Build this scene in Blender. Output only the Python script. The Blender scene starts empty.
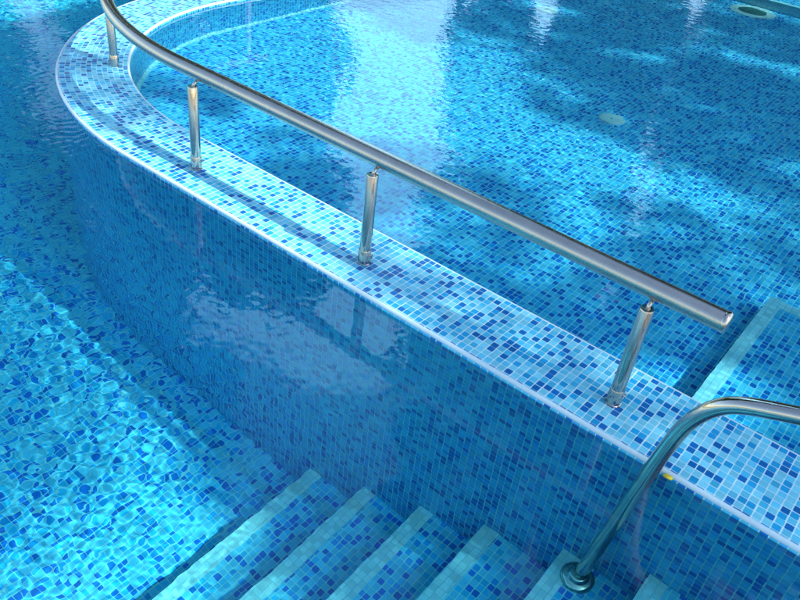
import bpy, math, random
import numpy as np
from mathutils import Vector, Matrix
random.seed(7); RNG = np.random.default_rng(11)
S = bpy.context.scene
COL = S.collection
T = 0.0253                     # one mosaic tile with its joint, in metres; the pool is laid out in tiles
WATER = -0.8                   # water level in tiles below the wall top

# ------------------------------------------------------------------ materials
def new_mat(name):
    m = bpy.data.materials.new(name); m.use_nodes = True
    nt = m.node_tree; nt.nodes.clear()
    out = nt.nodes.new('ShaderNodeOutputMaterial')
    return m, nt, out

class NB:
    """short hands for node building"""
    def __init__(s, nt): s.nt = nt
    def n(s, t, **kw):
        o = s.nt.nodes.new(t)
        for k, v in kw.items(): setattr(o, k, v)
        return o
    def l(s, a, b): s.nt.links.new(a, b)
    def math(s, op, a, b=None, clamp=False):
        o = s.n('ShaderNodeMath', operation=op); o.use_clamp = clamp
        for i, v in enumerate((a, b)):
            if v is None: continue
            if isinstance(v, (int, float)): o.inputs[i].default_value = v
            else: s.l(v, o.inputs[i])
        return o.outputs[0]
    def vmath(s, op, a, b=None):
        o = s.n('ShaderNodeVectorMath', operation=op)
        for i, v in enumerate((a, b)):
            if v is None: continue
            if isinstance(v, tuple): o.inputs[i].default_value = v
            else: s.l(v, o.inputs[i])
        return o.outputs[0]

def mosaic(name, palette, grout, gw=0.07, rough=0.16, seed=0.0, bump=0.25, spec=0.5, thin=0.025):
    """palette: list of (share, (r,g,b)); uv in tiles"""
    m, nt, out = new_mat(name); b = NB(nt)
    uv = b.n('ShaderNodeUVMap').outputs[0]
    uvs = b.vmath('ADD', uv, (seed, seed * 1.7, 0.0))
    # tiles never lie perfectly straight: each one is nudged a little inside its cell
    cell = b.vmath('FLOOR', uvs)
    wn = b.n('ShaderNodeTexWhiteNoise', noise_dimensions='2D'); b.l(cell, wn.inputs['Vector'])
    sep = b.n('ShaderNodeSeparateXYZ')
    frac = b.vmath('FRACTION', uvs); b.l(frac, sep.inputs[0])
    wn2 = b.n('ShaderNodeTexWhiteNoise', noise_dimensions='3D')
    b.l(b.vmath('ADD', cell, (0.0, 0.0, 7.3)), wn2.inputs['Vector'])
    s2 = b.n('ShaderNodeSeparateColor'); b.l(wn2.outputs['Color'], s2.inputs[0])
    fx = b.math('ADD', sep.outputs[0], b.math('MULTIPLY', b.math('SUBTRACT', s2.outputs[0], 0.5), 0.08))
    fy = b.math('ADD', sep.outputs[1], b.math('MULTIPLY', b.math('SUBTRACT', s2.outputs[1], 0.5), 0.08))
    dx = b.math('ABSOLUTE', b.math('SUBTRACT', fx, 0.5)); dy = b.math('ABSOLUTE', b.math('SUBTRACT', fy, 0.5))
    cs_ = b.n('ShaderNodeSeparateXYZ'); b.l(cell, cs_.inputs[0])
    def seam(i, dd, ff):
        first = b.math('LESS_THAN', b.math('FLOORED_MODULO', cs_.outputs[i], 12.0), 0.5)
        return b.math('ADD', dd, b.math('MULTIPLY', b.math('MULTIPLY', first, b.math('LESS_THAN', ff, 0.5)), 0.018))
    dx = seam(0, dx, fx); dy = seam(1, dy, fy)
    dy = b.math('SUBTRACT', dy, thin); dy = b.math('MAXIMUM', dy, 0.0)
    p = 9.0
    d = b.math('POWER', b.math('ADD', b.math('POWER', dx, p), b.math('POWER', dy, p)), 1.0 / p)
    mr = b.n('ShaderNodeMapRange'); b.l(d, mr.inputs[0])
    mr.inputs[1].default_value = 0.5 - gw - 0.02; mr.inputs[2].default_value = 0.5 - gw + 0.02
    joint = mr.outputs[0]
    ramp = b.n('ShaderNodeValToRGB'); ramp.color_ramp.interpolation = 'CONSTANT'
    b.l(wn.outputs['Value'], ramp.inputs[0])
    acc = 0.0; el = ramp.color_ramp.elements
    for i, (sh, c) in enumerate(palette):
        e = el[i] if i < len(el) else el.new(acc)
        e.position = acc; e.color = (*c, 1); acc += sh
    # slight shade difference from tile to tile, and cloudy glass inside each tile
    hsv = b.n('ShaderNodeHueSaturation'); b.l(ramp.outputs[0], hsv.inputs['Color'])
    v = b.math('ADD', b.math('MULTIPLY', s2.outputs[2], 0.26), 0.87)
    nz = b.n('ShaderNodeTexNoise'); nz.inputs['Scale'].default_value = 2.3; nz.inputs['Detail'].default_value = 3
    b.l(uvs, nz.inputs['Vector'])
    v = b.math('MULTIPLY', v, b.math('ADD', b.math('MULTIPLY', nz.outputs['Fac'], 0.24), 0.88))
    b.l(v, hsv.inputs['Value'])
    big = b.n('ShaderNodeTexNoise'); big.inputs['Scale'].default_value = 0.11; big.inputs['Detail'].default_value = 4
    b.l(uvs, big.inputs['Vector'])
    gcol = b.n('ShaderNodeMixRGB'); b.l(big.outputs['Fac'], gcol.inputs[0])
    gcol.inputs[1].default_value = (*[g * 0.8 for g in grout], 1); gcol.inputs[2].default_value = (*[min(1, g * 1.12) for g in grout], 1)
    mix = b.n('ShaderNodeMixRGB'); b.l(joint, mix.inputs[0]); b.l(hsv.outputs[0], mix.inputs[1]); b.l(gcol.outputs[0], mix.inputs[2])
    bs = b.n('ShaderNodeBsdfPrincipled'); b.l(mix.outputs[0], bs.inputs['Base Color'])
    r = b.math('ADD', b.math('MULTIPLY', joint, 0.5), b.math('ADD', b.math('MULTIPLY', big.outputs['Fac'], 0.2), rough - 0.08))
    b.l(r, bs.inputs['Roughness']); bs.inputs['Specular IOR Level'].default_value = spec
    h = b.math('SUBTRACT', 1.0, joint)
    h = b.math('ADD', h, b.math('MULTIPLY', nz.outputs['Fac'], 0.25))
    bp = b.n('ShaderNodeBump'); bp.inputs['Strength'].default_value = bump; bp.inputs['Distance'].default_value = 0.0012
    b.l(h, bp.inputs['Height'])
    # every tile is pressed at its own slight tilt
    tl = b.vmath('MULTIPLY', b.vmath('SUBTRACT', wn2.outputs['Color'], (0.5, 0.5, 0.5)), (0.05, 0.05, 0.05))
    nn = b.vmath('NORMALIZE', b.vmath('ADD', bp.outputs[0], tl))
    b.l(nn, bs.inputs['Normal'])
    b.l(bs.outputs[0], out.inputs[0])
    return m

PALE = (0.16, 0.58, 0.74); SKYB = (0.05, 0.44, 0.68); MID = (0.012, 0.31, 0.60); DARK = (0.004, 0.135, 0.42)
M = {}
M['top'] = mosaic('glass mosaic on wall top', [(.31, PALE), (.18, (0.10, 0.52, 0.73)), (.15, SKYB), (.18, MID), (.18, DARK)], (0.50, 0.78, 0.85), seed=3.1, rough=.30, spec=.22, gw=.06)
M['face'] = mosaic('glass mosaic on outer face', [(.40, (0.09, 0.62, 0.93)), (.20, (0.06, 0.50, 0.92)), (.19, (0.015, 0.40, 0.84)), (.21, (0.008, 0.19, 0.62))], (0.55, 0.92, 0.96), seed=9.4, gw=0.062)
M['floor'] = mosaic('glass mosaic on deep floor', [(.46, (0.12, 0.66, 0.94)), (.20, (0.03, 0.55, 0.93)), (.14, (0.015, 0.38, 0.88)), (.20, (0.010, 0.20, 0.72))], (0.34, 0.84, 0.96), seed=5.7)
M['shallow'] = mosaic('glass mosaic on shallow floor', [(.36, (0.10, 0.60, 0.88)), (.22, (0.035, 0.50, 0.86)), (.20, (0.018, 0.36, 0.78)), (.22, (0.008, 0.17, 0.60))], (0.36, 0.80, 0.93), seed=1.9)
M['strip'] = mosaic('pale nosing mosaic', [(.6, (0.56, 0.88, 0.92)), (.4, (0.46, 0.83, 0.90))], (0.34, 0.70, 0.78), gw=0.055, seed=2.2)

def plain(name, col, rough=0.5, metallic=0.0, noise=0.15, scale=20.0, bump=0.0):
    m, nt, out = new_mat(name); b = NB(nt)
    tc = b.n('ShaderNodeTexCoord'); nz = b.n('ShaderNodeTexNoise'); nz.inputs['Scale'].default_value = scale; nz.inputs['Detail'].default_value = 6
    b.l(tc.outputs['Object'], nz.inputs['Vector'])
    mx = b.n('ShaderNodeMixRGB'); b.l(nz.outputs['Fac'], mx.inputs[0])
    mx.inputs[1].default_value = (*[c * (1 - noise) for c in col], 1); mx.inputs[2].default_value = (*[min(1, c * (1 + noise)) for c in col], 1)
    bs = b.n('ShaderNodeBsdfPrincipled'); b.l(mx.outputs[0], bs.inputs['Base Color'])
    bs.inputs['Roughness'].default_value = rough; bs.inputs['Metallic'].default_value = metallic
    if bump:
        bp = b.n('ShaderNodeBump'); bp.inputs['Strength'].default_value = bump; bp.inputs['Distance'].default_value = 0.002
        b.l(nz.outputs['Fac'], bp.inputs['Height']); b.l(bp.outputs[0], bs.inputs['Normal'])
    b.l(bs.outputs[0], out.inputs[0]); return m

def steel(name, rough, stretch):
    m, nt, out = new_mat(name); b = NB(nt)
    uv = b.n('ShaderNodeUVMap').outputs[0]
    mp = b.n('ShaderNodeMapping'); b.l(uv, mp.inputs[0]); mp.inputs['Scale'].default_value = stretch
    nz = b.n('ShaderNodeTexNoise'); nz.inputs['Scale'].default_value = 1.0; nz.inputs['Detail'].default_value = 5; b.l(mp.outputs[0], nz.inputs['Vector'])
    sm = b.n('ShaderNodeTexNoise'); sm.inputs['Scale'].default_value = 0.35; sm.inputs['Detail'].default_value = 5; b.l(uv, sm.inputs['Vector'])
    bs = b.n('ShaderNodeBsdfPrincipled'); bs.inputs['Metallic'].default_value = 1.0
    mx = b.n('ShaderNodeMixRGB'); b.l(sm.outputs['Fac'], mx.inputs[0])
    mx.inputs[1].default_value = (0.44, 0.41, 0.36, 1); mx.inputs[2].default_value = (0.56, 0.53, 0.48, 1)
    b.l(mx.outputs[0], bs.inputs['Base Color'])
    r = b.math('ADD', b.math('MULTIPLY', nz.outputs['Fac'], 0.12), b.math('ADD', b.math('MULTIPLY', sm.outputs['Fac'], 0.12), rough - 0.12))
    b.l(r, bs.inputs['Roughness'])
    # dried water spots
    m2 = b.n('ShaderNodeMapping'); b.l(uv, m2.inputs[0]); m2.inputs['Scale'].default_value = (1.0, 7.5, 1.0)
    sp = b.n('ShaderNodeTexNoise'); sp.inputs['Scale'].default_value = 3.4; sp.inputs['Detail'].default_value = 2; b.l(m2.outputs[0], sp.inputs['Vector'])
    spots = b.n('ShaderNodeMapRange'); b.l(sp.outputs['Fac'], spots.inputs[0]); spots.inputs[1].default_value = .63; spots.inputs[2].default_value = .68
    b.l(b.math('ADD', r, b.math('MULTIPLY', spots.outputs[0], .16)), bs.inputs['Roughness'])
    bp = b.n('ShaderNodeBump'); bp.inputs['Strength'].default_value = 0.2; bp.inputs['Distance'].default_value = 0.0005
    b.l(b.math('ADD', nz.outputs['Fac'], b.math('MULTIPLY', spots.outputs[0], .5)), bp.inputs['Height']); b.l(bp.outputs[0], bs.inputs['Normal'])
    b.l(bs.outputs[0], out.inputs[0]); return m
M['steel'] = steel('brushed stainless steel', 0.27, (0.6, 60.0, 1.0))
M['polish'] = steel('polished stainless steel', 0.10, (3.0, 3.0, 1.0))
M['trim'] = plain('white glazed edge profile', (0.54, 0.72, 0.80), 0.3, noise=0.10, scale=60)
M['plastic'] = plain('weathered pale plastic', (0.62, 0.76, 0.76), 0.45)
M['slot'] = plain('dark grating', (0.05, 0.16, 0.17), 0.6)
M['petal'] = plain('yellow petal', (0.75, 0.60, 0.03), 0.5, scale=200)
M['deck'] = plain('sandy paving', (0.46, 0.40, 0.32), 0.7, scale=8, bump=0.3)
M['grass'] = plain('lawn', (0.06, 0.11, 0.03), 0.9, noise=0.5, scale=1.5)
M['white'] = plain('white render', (0.80, 0.77, 0.72), 0.8, noise=0.05, scale=2)
M['glass'] = plain('dark window glass', (0.03, 0.04, 0.05), 0.1)
M['tile_roof'] = plain('clay roof', (0.32, 0.12, 0.07), 0.8, scale=6)
M['bark'] = plain('bark', (0.12, 0.085, 0.06), 0.9, scale=14, noise=0.4, bump=0.8)
def leaf_mat(name, c):
    m, nt, out = new_mat(name); b = NB(nt)
    g = b.n('ShaderNodeNewGeometry'); mx = b.n('ShaderNodeMixRGB'); b.l(g.outputs['Random Per Island'], mx.inputs[0])
    mx.inputs[1].default_value = (*[k * 0.6 for k in c], 1); mx.inputs[2].default_value = (*[k * 1.5 for k in c], 1)
    d = b.n('ShaderNodeBsdfDiffuse'); t = b.n('ShaderNodeBsdfTranslucent'); b.l(mx.outputs[0], d.inputs[0]); b.l(mx.outputs[0], t.inputs[0])
    ms = b.n('ShaderNodeMixShader'); ms.inputs[0].default_value = 0.3; b.l(d.outputs[0], ms.inputs[1]); b.l(t.outputs[0], ms.inputs[2])
    b.l(ms.outputs[0], out.inputs[0]); return m
M['leaf_a'] = leaf_mat('dark leaves', (0.035, 0.075, 0.022)); M['leaf_b'] = leaf_mat('mid leaves', (0.05, 0.10, 0.028))

def water_mat(name, tint):
    m, nt, out = new_mat(name); b = NB(nt)
    fr = b.n('ShaderNodeFresnel'); fr.inputs['IOR'].default_value = 1.333
    rf = b.n('ShaderNodeBsdfRefraction'); rf.inputs['IOR'].default_value = 1.333; rf.inputs['Roughness'].default_value = 0.0; rf.inputs['Color'].default_value = (*tint, 1)
    gl = b.n('ShaderNodeBsdfGlossy'); gl.inputs['Roughness'].default_value = 0.0; gl.inputs['Color'].default_value = (1, 1, 1, 1)
    ms = b.n('ShaderNodeMixShader'); b.l(fr.outputs[0], ms.inputs[0]); b.l(rf.outputs[0], ms.inputs[1]); b.l(gl.outputs[0], ms.inputs[2])
    b.l(ms.outputs[0], out.inputs[0]); return m
M['water_deep'] = water_mat('deep pool water', (0.55, 1.0, 1.0))
M['water_shallow'] = water_mat('shallow pool water', (0.58, 0.96, 1.0))

# ------------------------------------------------------------------ mesh helpers
def link(o, parent=None, **props):
    COL.objects.link(o)
    if parent is not None: o.parent = parent
    for k, v in props.items(): o[k] = v
    return o
def mk(name, V, F, mat, parent=None, uv=None, smooth=False, scale=T, **props):
    me = bpy.data.meshes.new(name)
    me.from_pydata([(v[0] * scale, v[1] * scale, v[2] * scale) for v in V], [], F)
    if uv is not None:
        lay = me.uv_layers.new(name='UVMap')
        if callable(uv):
            for poly in me.polygons:
                for li, vi in zip(poly.loop_indices, poly.vertices): lay.data[li].uv = uv(V[vi], poly.normal)
        else:
            k = 0
            for f in F:
                for vi in f: lay.data[k].uv = uv[vi]; k += 1
    me.materials.append(mat)
    if smooth: me.polygons.foreach_set('use_smooth', [True] * len(me.polygons))
    me.update()
    o = bpy.data.objects.new(name, me)
    # origin stays at world zero of the parent; parents sit at their own base
    if parent is not None:
        off = Vector(parent_base(parent))
        me.transform(Matrix.Translation(-off))
    return link(o, parent, **props)
def parent_base(p):
    b = Vector((0, 0, 0))
    while p is not None:
        b += p.location; p = p.parent
    return b
def empty(name, loc, **props):
    o = bpy.data.objects.new(name, None); o.location = [c * T for c in loc]
    return link(o, None, **props)
def planar(v, n):
    if abs(n[2]) > .5: return (v[0], v[1])
    if abs(n[1]) > abs(n[0]): return (v[0], v[2])
    return (v[1], v[2])
def box_geo(x0, x1, y0, y1, z0, z1, V=None, F=None):
    V = [] if V is None else V; F = [] if F is None else F; k = len(V)
    V += [(x, y, z) for z in (z0, z1) for y in (y0, y1) for x in (x0, x1)]
    F += [tuple(k + i for i in f) for f in ((0, 2, 3, 1), (4, 5, 7, 6), (0, 1, 5, 4), (2, 6, 7, 3), (0, 4, 6, 2), (1, 3, 7, 5))]
    return V, F
def sweep(path, rad, n=24, cap=True):
    """tube along a list of points; rad number or list; uv = (length, angle)"""
    P = [Vector(p) for p in path]; V, F, U = [], [], []
    up = Vector((0, 0, 1)); s = 0; prevN = None
    for i, p in enumerate(P):
        a = P[max(i - 1, 0)]; c = P[min(i + 1, len(P) - 1)]; t = (c - a).normalized()
        if prevN is None:
            ref = up if abs(t.z) < .95 else Vector((1, 0, 0)); N = (ref - t * ref.dot(t)).normalized()
        else: N = (prevN - t * prevN.dot(t)).normalized()
        prevN = N; Bn = t.cross(N)
        if i: s += (p - P[i - 1]).length
        r = rad[i] if isinstance(rad, (list, tuple)) else rad
        for k in range(n):
            an = 2 * math.pi * k / n
            V.append(tuple(p + (N * math.cos(an) + Bn * math.sin(an)) * r)); U.append((s, k / n))
    for i in range(len(P) - 1):
        for k in range(n):
            F.append((i * n + k, i * n + (k + 1) % n, (i + 1) * n + (k + 1) % n, (i + 1) * n + k))
    if cap:
        F.append(tuple(range(n))[::-1]); F.append(tuple((len(P) - 1) * n + k for k in range(n)))
    return V, F, U
def lathe(prof, base, n=32):
    """prof: list of (r,z) bottom to top, turned about a vertical axis at base"""
    V, F, U = [], [], []
    for i, (r, z) in enumerate(prof):
        for k in range(n):
            an = 2 * math.pi * k / n
            V.append((base[0] + r * math.cos(an), base[1] + r * math.sin(an), base[2] + z)); U.append((z, k / n))
    for i in range(len(prof) - 1):
        for k in range(n): F.append((i * n + k, i * n + (k + 1) % n, (i + 1) * n + (k + 1) % n, (i + 1) * n + k))
    F.append(tuple(range(n))[::-1]); F.append(tuple((len(prof) - 1) * n + k for k in range(n)))
    return V, F, U
def auto_smooth(o, ang=35):
    me = o.data
    me.polygons.foreach_set('use_smooth', [True] * len(me.polygons))
    me.set_sharp_from_angle(angle=math.radians(ang))

# ------------------------------------------------------------------ plan of the dividing wall
CX, CY, R0 = -88.0, 70.0, 70.0
X1, YF = 44.5, 262.0
W = 14.0
def wall_path():
    """points of the outer edge with outward normals (towards the deep pool) and running length"""
    pts = []
    for x in np.linspace(X1, CX, 60): pts.append((x, 0.0, 0.0, -1.0))
    for a in np.linspace(0, math.pi / 2, 72)[1:]:
        pts.append((CX - R0 * math.sin(a), CY - R0 * math.cos(a), -math.sin(a), -math.cos(a)))
    for y in np.linspace(CY, YF, 30)[1:]: pts.append((CX - R0, y, -1.0, 0.0))
    s = 0; out = []
    for i, q in enumerate(pts):
        if i:
            mid = W / 2
            a = np.array([pts[i - 1][0] - pts[i - 1][2] * mid, pts[i - 1][1] - pts[i - 1][3] * mid]); c = np.array([q[0] - q[2] * mid, q[1] - q[3] * mid])
            s += float(np.hypot(*(c - a)))
        out.append((*q, s))
    return out
WP = wall_path()
def along(profile, uvf, flip=False):
    """profile: list of (t inwards from outer edge, z)"""
    V, F, U = [], [], []; n = len(profile)
    for (x, y, nx, ny, s) in WP:
        for j, (t, z) in enumerate(profile):
            V.append((x - nx * t, y - ny * t, z)); U.append(uvf(s, t, z, j))
    for i in range(len(WP) - 1):
        for j in range(n - 1):
            f = (i * n + j, (i + 1) * n + j, (i + 1) * n + j + 1, i * n + j + 1)
            F.append(f if not flip else f[::-1])
    return V, F, U
DEEP, SHAL = -70.3, -21.0
wall = empty('pool_wall', (0, 0, 0), label='curved mosaic dividing wall between the deep pool and the shallow pool', category='wall')
# rounded bead width 0.45 on both edges, mosaic between
V, F, U = along([(.44, 0.0), (W - .4, 0.0)], lambda s, t, z, j: (s, t + .05)); mk('wall_top', V, F, M['top'], wall, U)
V, F, U = along([(0.02, DEEP), (0.02, -.45)], lambda s, t, z, j: (s, z)); mk('outer_face', V, F, M['face'], wall, U)
V, F, U = along([(W - .02, -.4), (W - .02, SHAL)], lambda s, t, z, j: (s, z)); mk('inner_face', V, F, M['shallow'], wall, U)
V, F, U = along([(W + .9, SHAL + .05), (W - .01, SHAL + .9)], lambda s, t, z, j: (s, z)); mk('cove_strip', V, F, M['strip'], wall, U)
bead = [(0.0, -.46)] + [(.31 - .33 * math.cos(a), -.38 + .44 * math.sin(a)) for a in np.linspace(0, math.pi / 2, 6)] + [(.46, 0.0)]
V, F, U = along(bead, lambda s, t, z, j: (s, t)); mk('edge_trim', V, F, M['trim'], wall, U, smooth=True)
bead2 = [(W - .45, 0.0)] + [(W - .38 + .38 * math.sin(a), -.34 + .38 * math.cos(a)) for a in np.linspace(0, math.pi / 2, 6)] + [(W, -.42)]
V, F, U = along(bead2, lambda s, t, z, j: (s, t)); mk('edge_trim', V, F, M['trim'], wall, U, smooth=True)

# ------------------------------------------------------------------ basins
XL, YN, XR2 = -420.0, -200.0, 150.0
V, F = [], []
V += [(XL, YN, DEEP), (X1, YN, DEEP), (X1, 1, DEEP), (XL, 1, DEEP), (CX - R0 + 1, 1, DEEP), (CX - R0 + 1, YF, DEEP), (XL, YF, DEEP), (CX, 1, DEEP)]
mk('pool_floor', [(XL, YN, DEEP), (X1, YN, DEEP), (X1, YF, DEEP), (XL, YF, DEEP)], [(0, 1, 2, 3)], M['floor'], uv=planar, kind='structure')
# basin sides of the deep pool
def side(name, pts, zb, zt, mat):
    V, F, U = [], [], []; s = 0
    for i, p in enumerate(pts):
        if i: s += math.dist(p, pts[i - 1])
        V += [(p[0], p[1], zb), (p[0], p[1], zt)]; U += [(s, zb), (s, zt)]
    for i in range(len(pts) - 1): F.append((2 * i, 2 * i + 2, 2 * i + 3, 2 * i + 1))
    return mk(name, V, F, mat, uv=U, kind='structure')
side('pool_basin_side', [(X1, 0), (X1, YN), (XL, YN), (XL, YF), (CX - R0, YF)], DEEP, 0, M['face'])
side('pool_basin_side', [(CX - R0 + W, YF), (XR2, YF), (XR2, W), (X1, W)], SHAL, 0, M['shallow'])
# shallow floor: straight boundary polygon following the inner face
inner = [(x - nx * (W - .5), y - ny * (W - .5)) for (x, y, nx, ny, s) in WP]
poly = inner + [(XR2, YF), (XR2, W - .5)]
poly = [p for i, p in enumerate(poly) if i == 0 or math.dist(p, poly[i - 1]) > .01]
mk('shallow_pool_floor', [(x, y, SHAL) for x, y in poly], [tuple(range(len(poly)))[::-1]], M['shallow'], uv=planar, kind='structure')
# ledge along the far side
ld = empty('pool_ledge', (-40, 246, SHAL), label='submerged mosaic ledge with pale edge along the far pool side', category='ledge')
V, F = box_geo(CX - R0 + W - 1, XR2, 247.6, YF, SHAL, -8); mk('ledge_body', V, F, M['shallow'], ld, planar)
V, F = box_geo(CX - R0 + W - 1, XR2, 245, 247.6, SHAL, -7.95); mk('nosing', V, F, M['strip'], ld, planar)

# submerged platform in the shallow pool
PZ = -15.0
pf = empty('pool_platform', (40, 40, SHAL), label='submerged mosaic platform with pale border strip beside the dividing wall', category='platform')
V, F = box_geo(5.0 + 2.3, XR2, W - .4, 58.5 - 2.3, SHAL, PZ); mk('platform_body', V, F, M['shallow'], pf, planar)
V, F = box_geo(5.0, 7.3, W - .4, 58.5, SHAL, PZ + .06); V, F = box_geo(7.3, XR2, 56.2, 58.5, SHAL, PZ + .06, V, F)
mk('border_strip', V, F, M['strip'], pf, planar)

# stairs of the deep pool: (nosing x, level)
STEPS = [(-42.0, -62.0), (-30.5, -54.2), (-19.7, -46.6), (-9.2, -38.8), (2.1, -31.0), (12.5, -23.4), (23.0, -15.8), (33.6, -8.0)]
st = empty('pool_steps', (-42, -60, DEEP), label='submerged mosaic stairs with pale nosings beside the dividing wall', category='stairs')
NW = 2.35
for i, (x, z) in enumerate(STEPS):
    xe = STEPS[i + 1][0] if i + 1 < len(STEPS) else X1
    zb = STEPS[i - 1][1] if i else DEEP
    V, F = box_geo(x + NW, xe + .0, -140, 0.0, z - 6, z)
    V2, F2 = box_geo(x + .02, x + NW, -140, 0.0, DEEP, z - 1.0)   # riser body under the nosing
    k = len(V); V += V2; F += [tuple(k + q for q in f) for f in F2]
    sp = mk('step', V, F, M['floor'], st, planar)
    V, F = box_geo(x - .1, x + NW, -140, 0.0, z - 1.0, z + .08)
    mk('nosing', V, F, M['strip'], sp, planar)

# ------------------------------------------------------------------ water surfaces: real ripples
def waves(X, Y, comps, amp):
    Z = np.zeros_like(X)
    for (lam, a, th, ph, cu) in comps:
        k = 2 * math.pi / lam
        u = X * math.cos(th) + Y * math.sin(th); v = -X * math.sin(th) + Y * math.cos(th)
        Z += a * np.sin(k * u + ph + cu * np.sin(k * 0.37 * v + ph * 1.7))
    return Z * amp
def comps(n, l0, l1, slope, main, spread):
    out = []
    for i in range(n):
        lam = l0 * (l1 / l0) ** RNG.random()
        out.append((lam, slope * lam / (2 * math.pi) / math.sqrt(n / 2), main + RNG.normal() * spread, RNG.random() * 6.28, 0.6 + RNG.random()))
    return out
def grid_axis(stops):
    """stops: list of (end, step)"""
    a = [stops[0][0]]
    for end, step in stops[1:]:
        n = max(1, int(round((end - a[-1]) / step))); a += list(np.linspace(a[-1], end, n + 1)[1:])
    return np.array(a)
def signed_inner(X, Y):
    """>0 where the point (tiles) lies on the shallow side of the wall's middle line"""
    m = W / 2
    straight = (Y - m)
    left = (X - (CX - R0 + m))
    rad = (R0 - m) - np.hypot(X - CX, Y - CY)
    return np.where((X < CX) & (Y < CY), rad, np.where(X >= CX, straight, left))
def water(name, xs, ys, zf, side_sign, mat, **props):
    X, Y = np.meshgrid(xs, ys)
    Z = zf(X, Y) + WATER * T
    sd = signed_inner(X / T, Y / T) * side_sign
    nx, ny = len(xs), len(ys)
    idx = np.arange(nx * ny).reshape(ny, nx)
    q = np.stack([idx[:-1, :-1], idx[:-1, 1:], idx[1:, 1:], idx[1:, :-1]], -1).reshape(-1, 4)
    sdf = sd.reshape(-1)
    keep = (sdf[q] > -1.5).all(1)
    q = q[keep]
    used = np.unique(q); remap = -np.ones(nx * ny, dtype=np.int64); remap[used] = np.arange(len(used)); q = remap[q]
    co = np.stack([X.reshape(-1)[used], Y.reshape(-1)[used], Z.reshape(-1)[used]], -1)
    me = bpy.data.meshes.new(name)
    me.vertices.add(len(co)); me.vertices.foreach_set('co', co.astype(np.float32).ravel())
    me.loops.add(q.size); me.loops.foreach_set('vertex_index', q.astype(np.int32).ravel())
    me.polygons.add(len(q)); me.polygons.foreach_set('loop_start', np.arange(0, q.size, 4, dtype=np.int32))
    me.update(calc_edges=True); me.validate()
    me.polygons.foreach_set('use_smooth', np.ones(len(me.polygons), dtype=bool))
    me.materials.append(mat); me.update()
    o = bpy.data.objects.new(name, me); link(o, None, **props)
    o.cycles.is_caustics_caster = True
    return o
cd = comps(14, .12, .26, .007, .4, 1.5)
cd2 = comps(34, .026, .060, .019, 1.0, 1.8)
def zd(X, Y):
    calm = 1 / (1 + np.exp((X + 0.55) / 0.22)) ; calm = 0.10 + 0.90 * np.clip(calm, 0, 1)
    nearw = np.clip((-Y) / .5, 0, 1) ** .7; nearw = np.where(X < -2.3, 1.0, nearw)
    far = 1 + .9 / (1 + np.exp((X + 2.5) / .25))
    return (waves(X, Y, cd, 1.0) + waves(X, Y, cd2, 1.0) * far) * np.maximum(calm, .22) * (0.45 + 0.55 * nearw)
water('deep_pool_water', grid_axis([(XL * T, 0), (-6.2, .12), (-4.0, .02), (X1 * T, .0082)]), grid_axis([(YN * T, 0), (-2.6, .12), (.4, .0082), (2.4, .016), (YF * T, .1)]), zd, -1, M['water_deep'], kind='structure')
cs = comps(14, .05, .14, .012, 1.9, .8) + comps(18, .028, .05, .020, 1.7, .6)
def zs(X, Y):
    f = np.clip((Y - 0.35) / 4.0, 0, 1); return waves(X, Y, cs, 1.0) * (0.45 + 0.8 * f)
water('shallow_pool_water', grid_axis([(-4.1, 0), (1.0, .011), (XR2 * T, .05)]), grid_axis([(.1, 0), (3.2, .010), (YF * T, .014)]), zs, 1, M['water_shallow'], kind='structure')

# ------------------------------------------------------------------ long handrail on the wall
RZ = 15.8; RY = 7.1; RR = 66.0; RX = -80.0
def rail_pt(s):
    """s: length from the end at x=7.6"""
    L = 7.6 - RX
    if s < L: return (7.6 - s, RY)
    a = (s - L) / RR; return (RX - RR * math.sin(a), RY + RR - RR * math.cos(a))
hr = empty('handrail', (0, 6, 0), label='long curved stainless steel handrail on posts along the dividing wall', category='handrail')
LT = 7.6 - RX + RR * 1.75
pts = [(*rail_pt(s), RZ) for s in np.concatenate([np.linspace(0, 7.6 - RX, 30), np.linspace(7.6 - RX, LT, 70)[1:]])]
V, F, U = sweep(pts, 1.2, 40, cap=False); mk('rail_tube', V, F, M['steel'], hr, U, smooth=True)
capp = [(7.40, RY, RZ), (7.46, RY, RZ), (7.80, RY, RZ), (8.02, RY, RZ), (8.14, RY, RZ), (8.18, RY, RZ)]
V, F, U = sweep(capp, [1.19, 1.25, 1.25, 1.1, .8, .4], 40); o = mk('end_cap', V, F, M['polish'], hr, U); auto_smooth(o, 50)
def post(x, y, rx, ry, k):
    h = 13.95
    V, F, U = lathe([(.82, 2.2), (.82, h - .12), (.76, h)], (x, y, 0), 32); pt = mk('post', V, F, M['polish'], hr, U); auto_smooth(pt)
    V, F, U = lathe([(.98, 0.0), (.98, .10), (.90, .16), (.90, 2.15), (.86, 2.25), (.80, 2.27)], (x, y, 0.0), 32); c = mk('collar', V, F, M['polish'], pt, U); auto_smooth(c)
    V, F, U = sweep([(x, y, h - .1), (x + (rx - x) * .5, y + (ry - y) * .45, h + .45), (rx, ry, RZ - 1.05)], .26, 16); mk('pin', V, F, M['polish'], pt, U, smooth=True)
    V, F, U = sweep([(x + .8, y + .2, 1.5), (x + 1.12, y + .28, 1.5)], .22, 12); c = mk('screw', V, F, M['polish'], pt, U); auto_smooth(c)
post(0, 5.8, 0, RY, 0); post(-39.6, 5.8, -39.6, RY, 1); post(-76.3, 5.8, -76.3, RY, 2)
a = (LT - (7.6 - RX)) / RR
q = rail_pt(7.6 - RX + RR * 0.685); post(q[0] + .4, q[1] - .5, q[0], q[1], 3)
q = rail_pt(7.6 - RX + RR * 1.66); post(q[0] + .3, q[1], q[0], q[1], 4)

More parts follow.
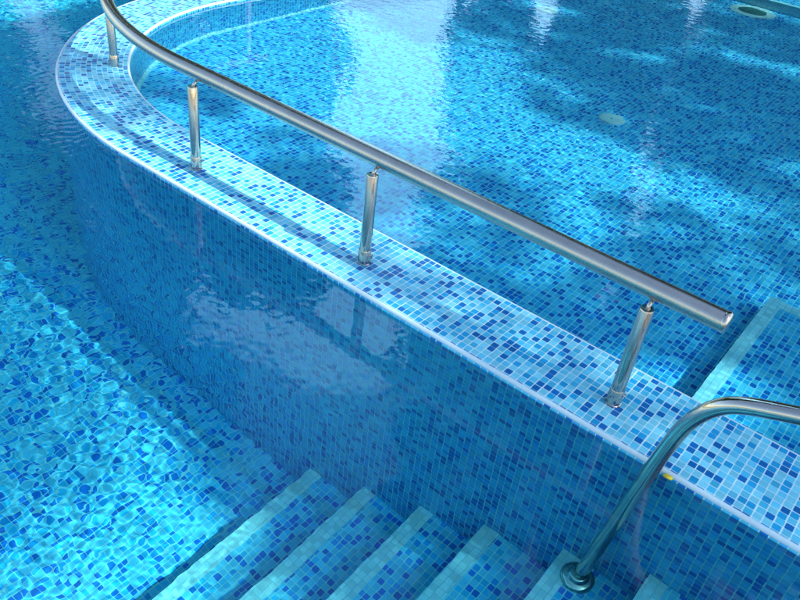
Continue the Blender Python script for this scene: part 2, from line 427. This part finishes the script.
# ------------------------------------------------------------------ bent grab rail standing in the deep pool
gy = -2.4
gr = empty('grab_rail', (5.4, gy, -31), label='bent stainless steel grab rail rising from a submerged step', category='grab rail')
ctrl = [(5.4, -31), (6.2, -22), (7.0, -13), (7.7, -4), (8.3, 1.5), (8.9, 5.6), (9.6, 8.9), (10.6, 11.3), (11.9, 13.1), (13.6, 14.35), (16, 15.4), (20, 16.9), (28, 19.8), (40, 24.0), (56, 29.4), (58.6, 29.6), (60.4, 28.0), (61, 25), (61, 0.1)]
def catmull(P, n=8):
    P = [Vector(p) for p in P]; out = []
    for i in range(len(P) - 1):
        p0, p1, p2, p3 = P[max(i - 1, 0)], P[i], P[i + 1], P[min(i + 2, len(P) - 1)]
        for k in range(n):
            t = k / n; out.append(.5 * ((2 * p1) + (p2 - p0) * t + (2 * p0 - 5 * p1 + 4 * p2 - p3) * t * t + (3 * p1 - p0 - 3 * p2 + p3) * t ** 3))
    out.append(P[-1]); return out
V, F, U = sweep([(p[0], gy, p[1]) for p in catmull([(c[0], c[1], 0) for c in ctrl])], .86, 32, cap=False); mk('rail_tube', V, F, M['polish'], gr, U, smooth=True)
V, F, U = lathe([(2.15, 0.02), (2.15, .25), (2.0, .48), (1.7, .62), (1.35, .70), (1.25, .85), (1.15, 1.1), (1.0, 1.2), (.8, 1.22)], (5.4, gy, -31), 48); o = mk('flange', V, F, M['polish'], gr, U); auto_smooth(o, 40)
V, F, U = lathe([(2.15, 0.02), (2.15, .25), (2.0, .48), (1.7, .62), (1.35, .70), (1.25, .85), (1.0, 1.2)], (61, gy, 0), 48); o = mk('flange', V, F, M['polish'], gr, U); auto_smooth(o, 40)

# ------------------------------------------------------------------ small things
def petal(x, y, z):
    V, F = [], []; n = 10
    V.append((x, y, z + .25))
    for ring, (r, h) in enumerate([(.26, .28), (.44, .13)]):
        for k in range(n):
            a = 2 * math.pi * k / n; rr = r * (1 + .18 * math.sin(2 * a + 1))
            V.append((x + rr * 1.1 * math.cos(a), y + rr * .8 * math.sin(a), z + h * (1 + .3 * math.sin(3 * a))))
    V += [(v[0], v[1], v[2] - .12) for v in V[1 + n:1 + 2 * n]]
    V.append((x, y, z + .02))
    for k in range(n):
        k2 = (k + 1) % n
        F += [(0, 1 + k, 1 + k2), (1 + k, 1 + n + k, 1 + n + k2, 1 + k2), (1 + n + k, 1 + 2 * n + k, 1 + 2 * n + k2, 1 + n + k2), (1 + 2 * n + k2, 1 + 2 * n + k, 1 + 3 * n)]
    return V, F
V, F = petal(9.8, -.2, -.45)
mk('petal', V, F, M['petal'], smooth=True, label='small yellow petal floating against the wall edge beside the grab rail', category='petal')

def drain(x, y, r, ring, label, hole):
    e = empty('pool_drain', (x, y, SHAL), label=label, category='drain')
    V, F, U = lathe([(r, 0.01), (r * .98, .35), (r * .9, .55), (r * hole, .60), (r * hole, .3)], (x, y, SHAL), 40); o = mk('ring', V, F, M['plastic'], e, U); auto_smooth(o)
    if hole > .3:
        V, F = [], []
        V, F, U = lathe([(r * hole * .98, 0.02), (r * hole * .98, .40), (.2, .42)], (x, y, SHAL), 32); mk('cover', V, F, M['slot'], e)
        V, F = [], []
        for i in range(-3, 4):
            w = math.sqrt(max(0, 1 - (i / 4) ** 2)) * r * hole
            V, F = box_geo(x - w, x + w, y + i * r * hole / 4 - .12, y + i * r * hole / 4 + .12, SHAL + .43, SHAL + .6, V, F)
        mk('grille', V, F, M['slot'], e)
    else:
        V, F, U = lathe([(r * hole * .9, 0.02), (r * hole * .9, .5)], (x, y, SHAL), 16); mk('nozzle', V, F, M['slot'], e)
drain(-49, 107, 3.2, 0, 'small round pale floor inlet in the middle of the shallow pool floor', .12)
drain(-103.5, 167.5, 3.6, 0, 'round greenish floor inlet under the white reflections at the top', .2)
drain(-59.5, 236, 8.0, 0, 'large round main drain with dark cover near the far ledge', .62)

# ------------------------------------------------------------------ ground and deck
V, F = [], []
def rect(x0, x1, y0, y1, z): 
    k = len(V); V.extend([(x0, y0, z), (x1, y0, z), (x1, y1, z), (x0, y1, z)]); F.append((k, k + 1, k + 2, k + 3))
D = 640
rect(X1, D, -D, W, 0); rect(XR2, D, W, YF, 0); rect(-D, D, YF, D, 0); rect(-D, XL, -D, YF, 0); rect(XL, X1, -D, YN, 0)
mk('pool_deck', V, F, M['deck'], kind='structure')
V, F = [], []
G = 20000
rect(D, G, -G, G, -.3); rect(-G, -D, -G, G, -.3); rect(-D, D, D, G, -.3); rect(-D, D, -G, -D, -.3)
mk('ground', V, F, M['grass'], kind='structure')

# ------------------------------------------------------------------ trees round the pool (metres from here on)
CAM = (0.470, -1.710, 1.562)
def polar(az, d): return CAM[0] + d * math.cos(math.radians(az)), CAM[1] + d * math.sin(math.radians(az))
def leaves(clumps, size, n):
    V, F = [], []
    for (c, r) in clumps:
        for _ in range(n):
            d = np.array([RNG.normal(), RNG.normal(), RNG.normal()]); d /= np.linalg.norm(d) + 1e-9
            p = np.array(c) + d * np.array(r) * (RNG.random() ** .45)
            a = np.array([RNG.normal(), RNG.normal(), RNG.normal() * .6]); a /= np.linalg.norm(a)
            bb = np.cross(a, [RNG.normal(), RNG.normal(), RNG.normal()]); bb /= np.linalg.norm(bb) + 1e-9
            s = size * (.6 + RNG.random() * .8); k = len(V)
            V += [tuple(p - a * s), tuple(p + bb * s * .38 + a * s * .1), tuple(p + a * s), tuple(p - bb * s * .38 + a * s * .1)]
            F.append((k, k + 1, k + 2, k + 3))
    return V, F
def tree(x, y, clumps, label, leaf, size, n, trunk_r=.16, group=None):
    e = bpy.data.objects.new('tree', None); e.location = (x, y, 0); link(e, None, label=label, category='tree')
    if group: e['group'] = group
    zs_ = sorted(clumps, key=lambda c: c[0][2]); zlow = max(1.2, zs_[0][0][2] - .6); ztop = np.mean([c[0][2] for c in clumps])
    V, F, U = sweep([(x, y, -.05), (x + .05, y - .03, zlow * .5), (x - .04, y + .04, zlow), (x + .02, y, ztop)], [trunk_r * 1.3, trunk_r, trunk_r * .85, trunk_r * .35], 12)
    tr = mk('trunk', V, F, M['bark'], e, U, smooth=True, scale=1.0)
    for (c, r) in clumps[::max(1, len(clumps) // 9)]:
        z0 = zlow * .8 + .2 * min(c[2], ztop)
        V, F, U = sweep([(x, y, z0), ((x + c[0]) / 2, (y + c[1]) / 2, z0 * .45 + c[2] * .55), tuple(c)], [trunk_r * .55, trunk_r * .35, .015], 8)
        mk('limb', V, F, M['bark'], tr, U, smooth=True, scale=1.0)
    V, F = leaves(clumps, size, n); mk('crown', V, F, leaf, e, scale=1.0)
    return e
def crown(x, y, z, rx, rz, k, cr):
    out = []
    for _ in range(k):
        d = np.array([RNG.normal(), RNG.normal(), RNG.normal()]); d /= np.linalg.norm(d); f = RNG.random() ** .4
        if rz > 2.4 * rx:      # columnar habit
            an = RNG.random() * 6.283; f = RNG.random() ** .5; h_ = RNG.random() * 2 - 1; w_ = 1 - .35 * h_ * h_
            out.append(((x + math.cos(an) * rx * f * w_, y + math.sin(an) * rx * f * w_, z + h_ * rz), (cr * (.6 + .5 * RNG.random()),) * 3)); continue
        out.append(((x + d[0] * rx * f, y + d[1] * rx * f, z + d[2] * rz * f), (cr * (.7 + .6 * RNG.random()),) * 3))
    return out
TREES = [  # azimuth, distance, crown centre height, radius, half height, label
    (147.8, 11.5, 7.8, 1.25, 6.9, 'tall leafy tree mirrored on the left side of the pools'),
    (137.2, 12.0, 4.0, .85, 2.9, 'low rounded tree at the left foot of the bright sky gap'),
    (159, 13.0, 7.4, 1.4, 6.6, 'dense leafy tree at the left end of the far row'),
    (119.2, 12.5, 7.6, .70, 6.4, 'slim tall tree mirrored right of the bright sky gap'),
    (113.3, 12.0, 10.9, .75, 4.8, 'tall bare-stemmed tree with a high narrow crown beyond the far ledge'),
    (112.7, 11.0, 2.9, .26, 1.9, 'thin young tree in front of the bare-stemmed tree'),
    (103.8, 12.6, 7.2, .64, 6.4, 'narrow leafy tree beside the high-crowned tree beyond the far ledge'),
    (99, 11.5, 7.4, 1.3, 6.6, 'leafy tree mirrored at the top right of the shallow pool'),
    (92, 13.0, 7.0, 1.8, 6.4, 'leafy tree filling the space behind the far ledge corner'),
    (85, 12.5, 5.5, 2.0, 4.4, 'wide leafy tree at the right end of the far row'),
]
for i, (az, d, z, rx, rz, lab) in enumerate(TREES):
    x, y = polar(az, d)
    tree(x, y, crown(x, y, z, rx, rz, 64, .8), lab, M['leaf_a'] if i % 2 else M['leaf_b'], .19, 260, group='trees round the pool')

# trees on the sunny side whose crowns dapple the light on the pools
def dens(x, y):
    if x < -98: return .42 if -2 < y < 66 else (0 if y < 115 else .85)
    if -3 <= y < 15: return 1 if x > -2 else (.38 if x > -42 else 0)
    if y >= 15:
        if y < 62: return .85 if x > -2 else (.42 if x > -58 else (.45 if x > -100 and 26 < y < 46 else 0))
        if y < 104: return .5 if x > 16 else (.15 if x > -25 else (.45 if x > -44 else 0))
        return .85 if x > -46 - (y - 104) * 1.0 else 0
    if y > -14: return .8 if x > 2 else 0
    return .36 if x > -12 else (.30 if y < -46 else 0)
SH = []
gx = -150
for tx in np.arange(-130, 95, 13.0):
    for ty in np.arange(-75, 250, 13.0):
        if tx < -65 and not (ty > 90 or 24 < ty < 52 or (tx < -96 and ty > -2)): continue
        if RNG.random() < dens(tx, ty):
            H = 9.0 + 3.0 * RNG.random(); jx, jy = RNG.normal() * 3, RNG.normal() * 3
            SH.append((((tx + jx) * T + .949 * H, (ty + jy) * T + .139 * H, H), (.24 + .14 * RNG.random(),) * 3))
GR = [('leafy shade tree beside the pool steps on the sunny side', 11.6, .0, lambda y: y < 1.45),
      ('leafy shade tree level with the submerged platform', 12.3, 2.9, lambda y: 1.45 <= y < 4.3),
      ('leafy shade tree towards the far ledge on the sunny side', 11.8, 6.4, lambda y: y >= 4.3)]
for lab, x, y, f in GR:
    cl = [c_ for c_ in SH if f(c_[0][1])]
    tree(x, y, cl, lab, M['leaf_b'], .09, 76, trunk_r=.2, group='shade trees on the sunny side')


# ------------------------------------------------------------------ camera
cam = bpy.data.cameras.new('camera'); co = bpy.data.objects.new('camera', cam); COL.objects.link(co)
co.location = (18.572 * T, -67.571 * T, 61.729 * T)
tilt, head, roll = math.radians(54.184), math.radians(34.857), math.radians(7.7227)
co.rotation_euler = (Matrix.Rotation(head, 3, 'Z') @ Matrix.Rotation(tilt, 3, 'X') @ Matrix.Rotation(roll, 3, 'Z')).to_euler()
cam.sensor_width = 36; cam.lens = 787.6 / 800 * 36; cam.clip_end = 2000; cam.clip_start = .02
S.camera = co

# ------------------------------------------------------------------ light
sd = Vector((-15, -2.2, -15.8)).normalized()
sun = bpy.data.lights.new('sun', 'SUN'); so = bpy.data.objects.new('sun', sun); COL.objects.link(so)
sun.energy = 3.25; sun.angle = math.radians(.53); sun.color = (1, .955, .88)
so.rotation_euler = sd.to_track_quat('-Z', 'Y').to_euler(); so.location = (6, 1, 6)
try: sun.cycles.is_caustics_light = True
except Exception as ex: print(ex)
for o in bpy.data.objects:
    if o.type == 'MESH' and o.name.split('.')[0] not in ('crown', 'limb', 'trunk', 'ground', 'pool_deck', 'deep_pool_water', 'shallow_pool_water'):
        o.cycles.is_caustics_receiver = True
w = bpy.data.worlds.new('World'); S.world = w; w.use_nodes = True
nt = w.node_tree; nt.nodes.clear(); b = NB(nt)
sky = b.n('ShaderNodeTexSky', sky_type='NISHITA'); sky.sun_disc = False; sky.sun_elevation = math.radians(46); sky.sun_rotation = math.radians(90 - 8.3)
sky.air_density = 1.2; sky.dust_density = 1.0
tc = b.n('ShaderNodeTexCoord')
nz = b.n('ShaderNodeTexNoise'); nz.inputs['Scale'].default_value = 3.0; nz.inputs['Detail'].default_value = 8; nz.inputs['Roughness'].default_value = .55; b.l(tc.outputs['Generated'], nz.inputs['Vector'])
# one bright cumulus bank stands behind the gap between the trees; thin wisps elsewhere
az, el = math.radians(129), math.radians(28)
cd_ = Vector((math.cos(az) * math.cos(el), math.sin(az) * math.cos(el), math.sin(el)))
cr_ = Vector((math.sin(az), -math.cos(az), 0)); cu_ = cr_.cross(cd_)
def dotn(v):
    q_ = b.n('ShaderNodeVectorMath', operation='DOT_PRODUCT'); b.l(tc.outputs['Generated'], q_.inputs[0]); q_.inputs[1].default_value = tuple(v); return q_.outputs['Value']
ea = b.math('POWER', b.math('ABSOLUTE', b.math('DIVIDE', dotn(cr_), .34)), 2.0); eb = b.math('POWER', b.math('ABSOLUTE', b.math('DIVIDE', dotn(cu_), .235)), 2.0)
front = b.math('GREATER_THAN', dotn(cd_), 0.0)
ang = b.math('SQRT', b.math('ADD', ea, eb))
bank = b.n('ShaderNodeMapRange'); b.l(ang, bank.inputs[0]); bank.inputs[1].default_value = .80; bank.inputs[2].default_value = 1.25; bank.inputs[3].default_value = .34; bank.inputs[4].default_value = -.12
mr = b.n('ShaderNodeMapRange'); b.l(b.math('ADD', nz.outputs['Fac'], b.math('SUBTRACT', b.math('MULTIPLY', b.math('ADD', bank.outputs[0], .12), front), .12)), mr.inputs[0]); mr.inputs[1].default_value = .56; mr.inputs[2].default_value = .74
mx = b.n('ShaderNodeMixRGB'); b.l(mr.outputs[0], mx.inputs[0]); b.l(sky.outputs[0], mx.inputs[1]); mx.inputs[2].default_value = (4.6, 9.0, 12.4, 1)
bg = b.n('ShaderNodeBackground'); bg.inputs[1].default_value = .15; b.l(mx.outputs[0], bg.inputs[0])
ow = b.n('ShaderNodeOutputWorld'); b.l(bg.outputs[0], ow.inputs[0])

# ------------------------------------------------------------------ render settings
S.render.engine = 'CYCLES'
c = S.cycles
c.max_bounces = 8; c.diffuse_bounces = 3; c.glossy_bounces = 3; c.transmission_bounces = 6; c.transparent_max_bounces = 8
c.caustics_reflective = False; c.caustics_refractive = True; c.blur_glossy = 0.3
c.sample_clamp_indirect = 6.0
c.use_denoising = True; c.denoiser = 'OPENIMAGEDENOISE'
S.view_settings.view_transform = 'Standard'; S.view_settings.look = 'None'; S.view_settings.gamma = 1; S.view_settings.exposure = 1.03
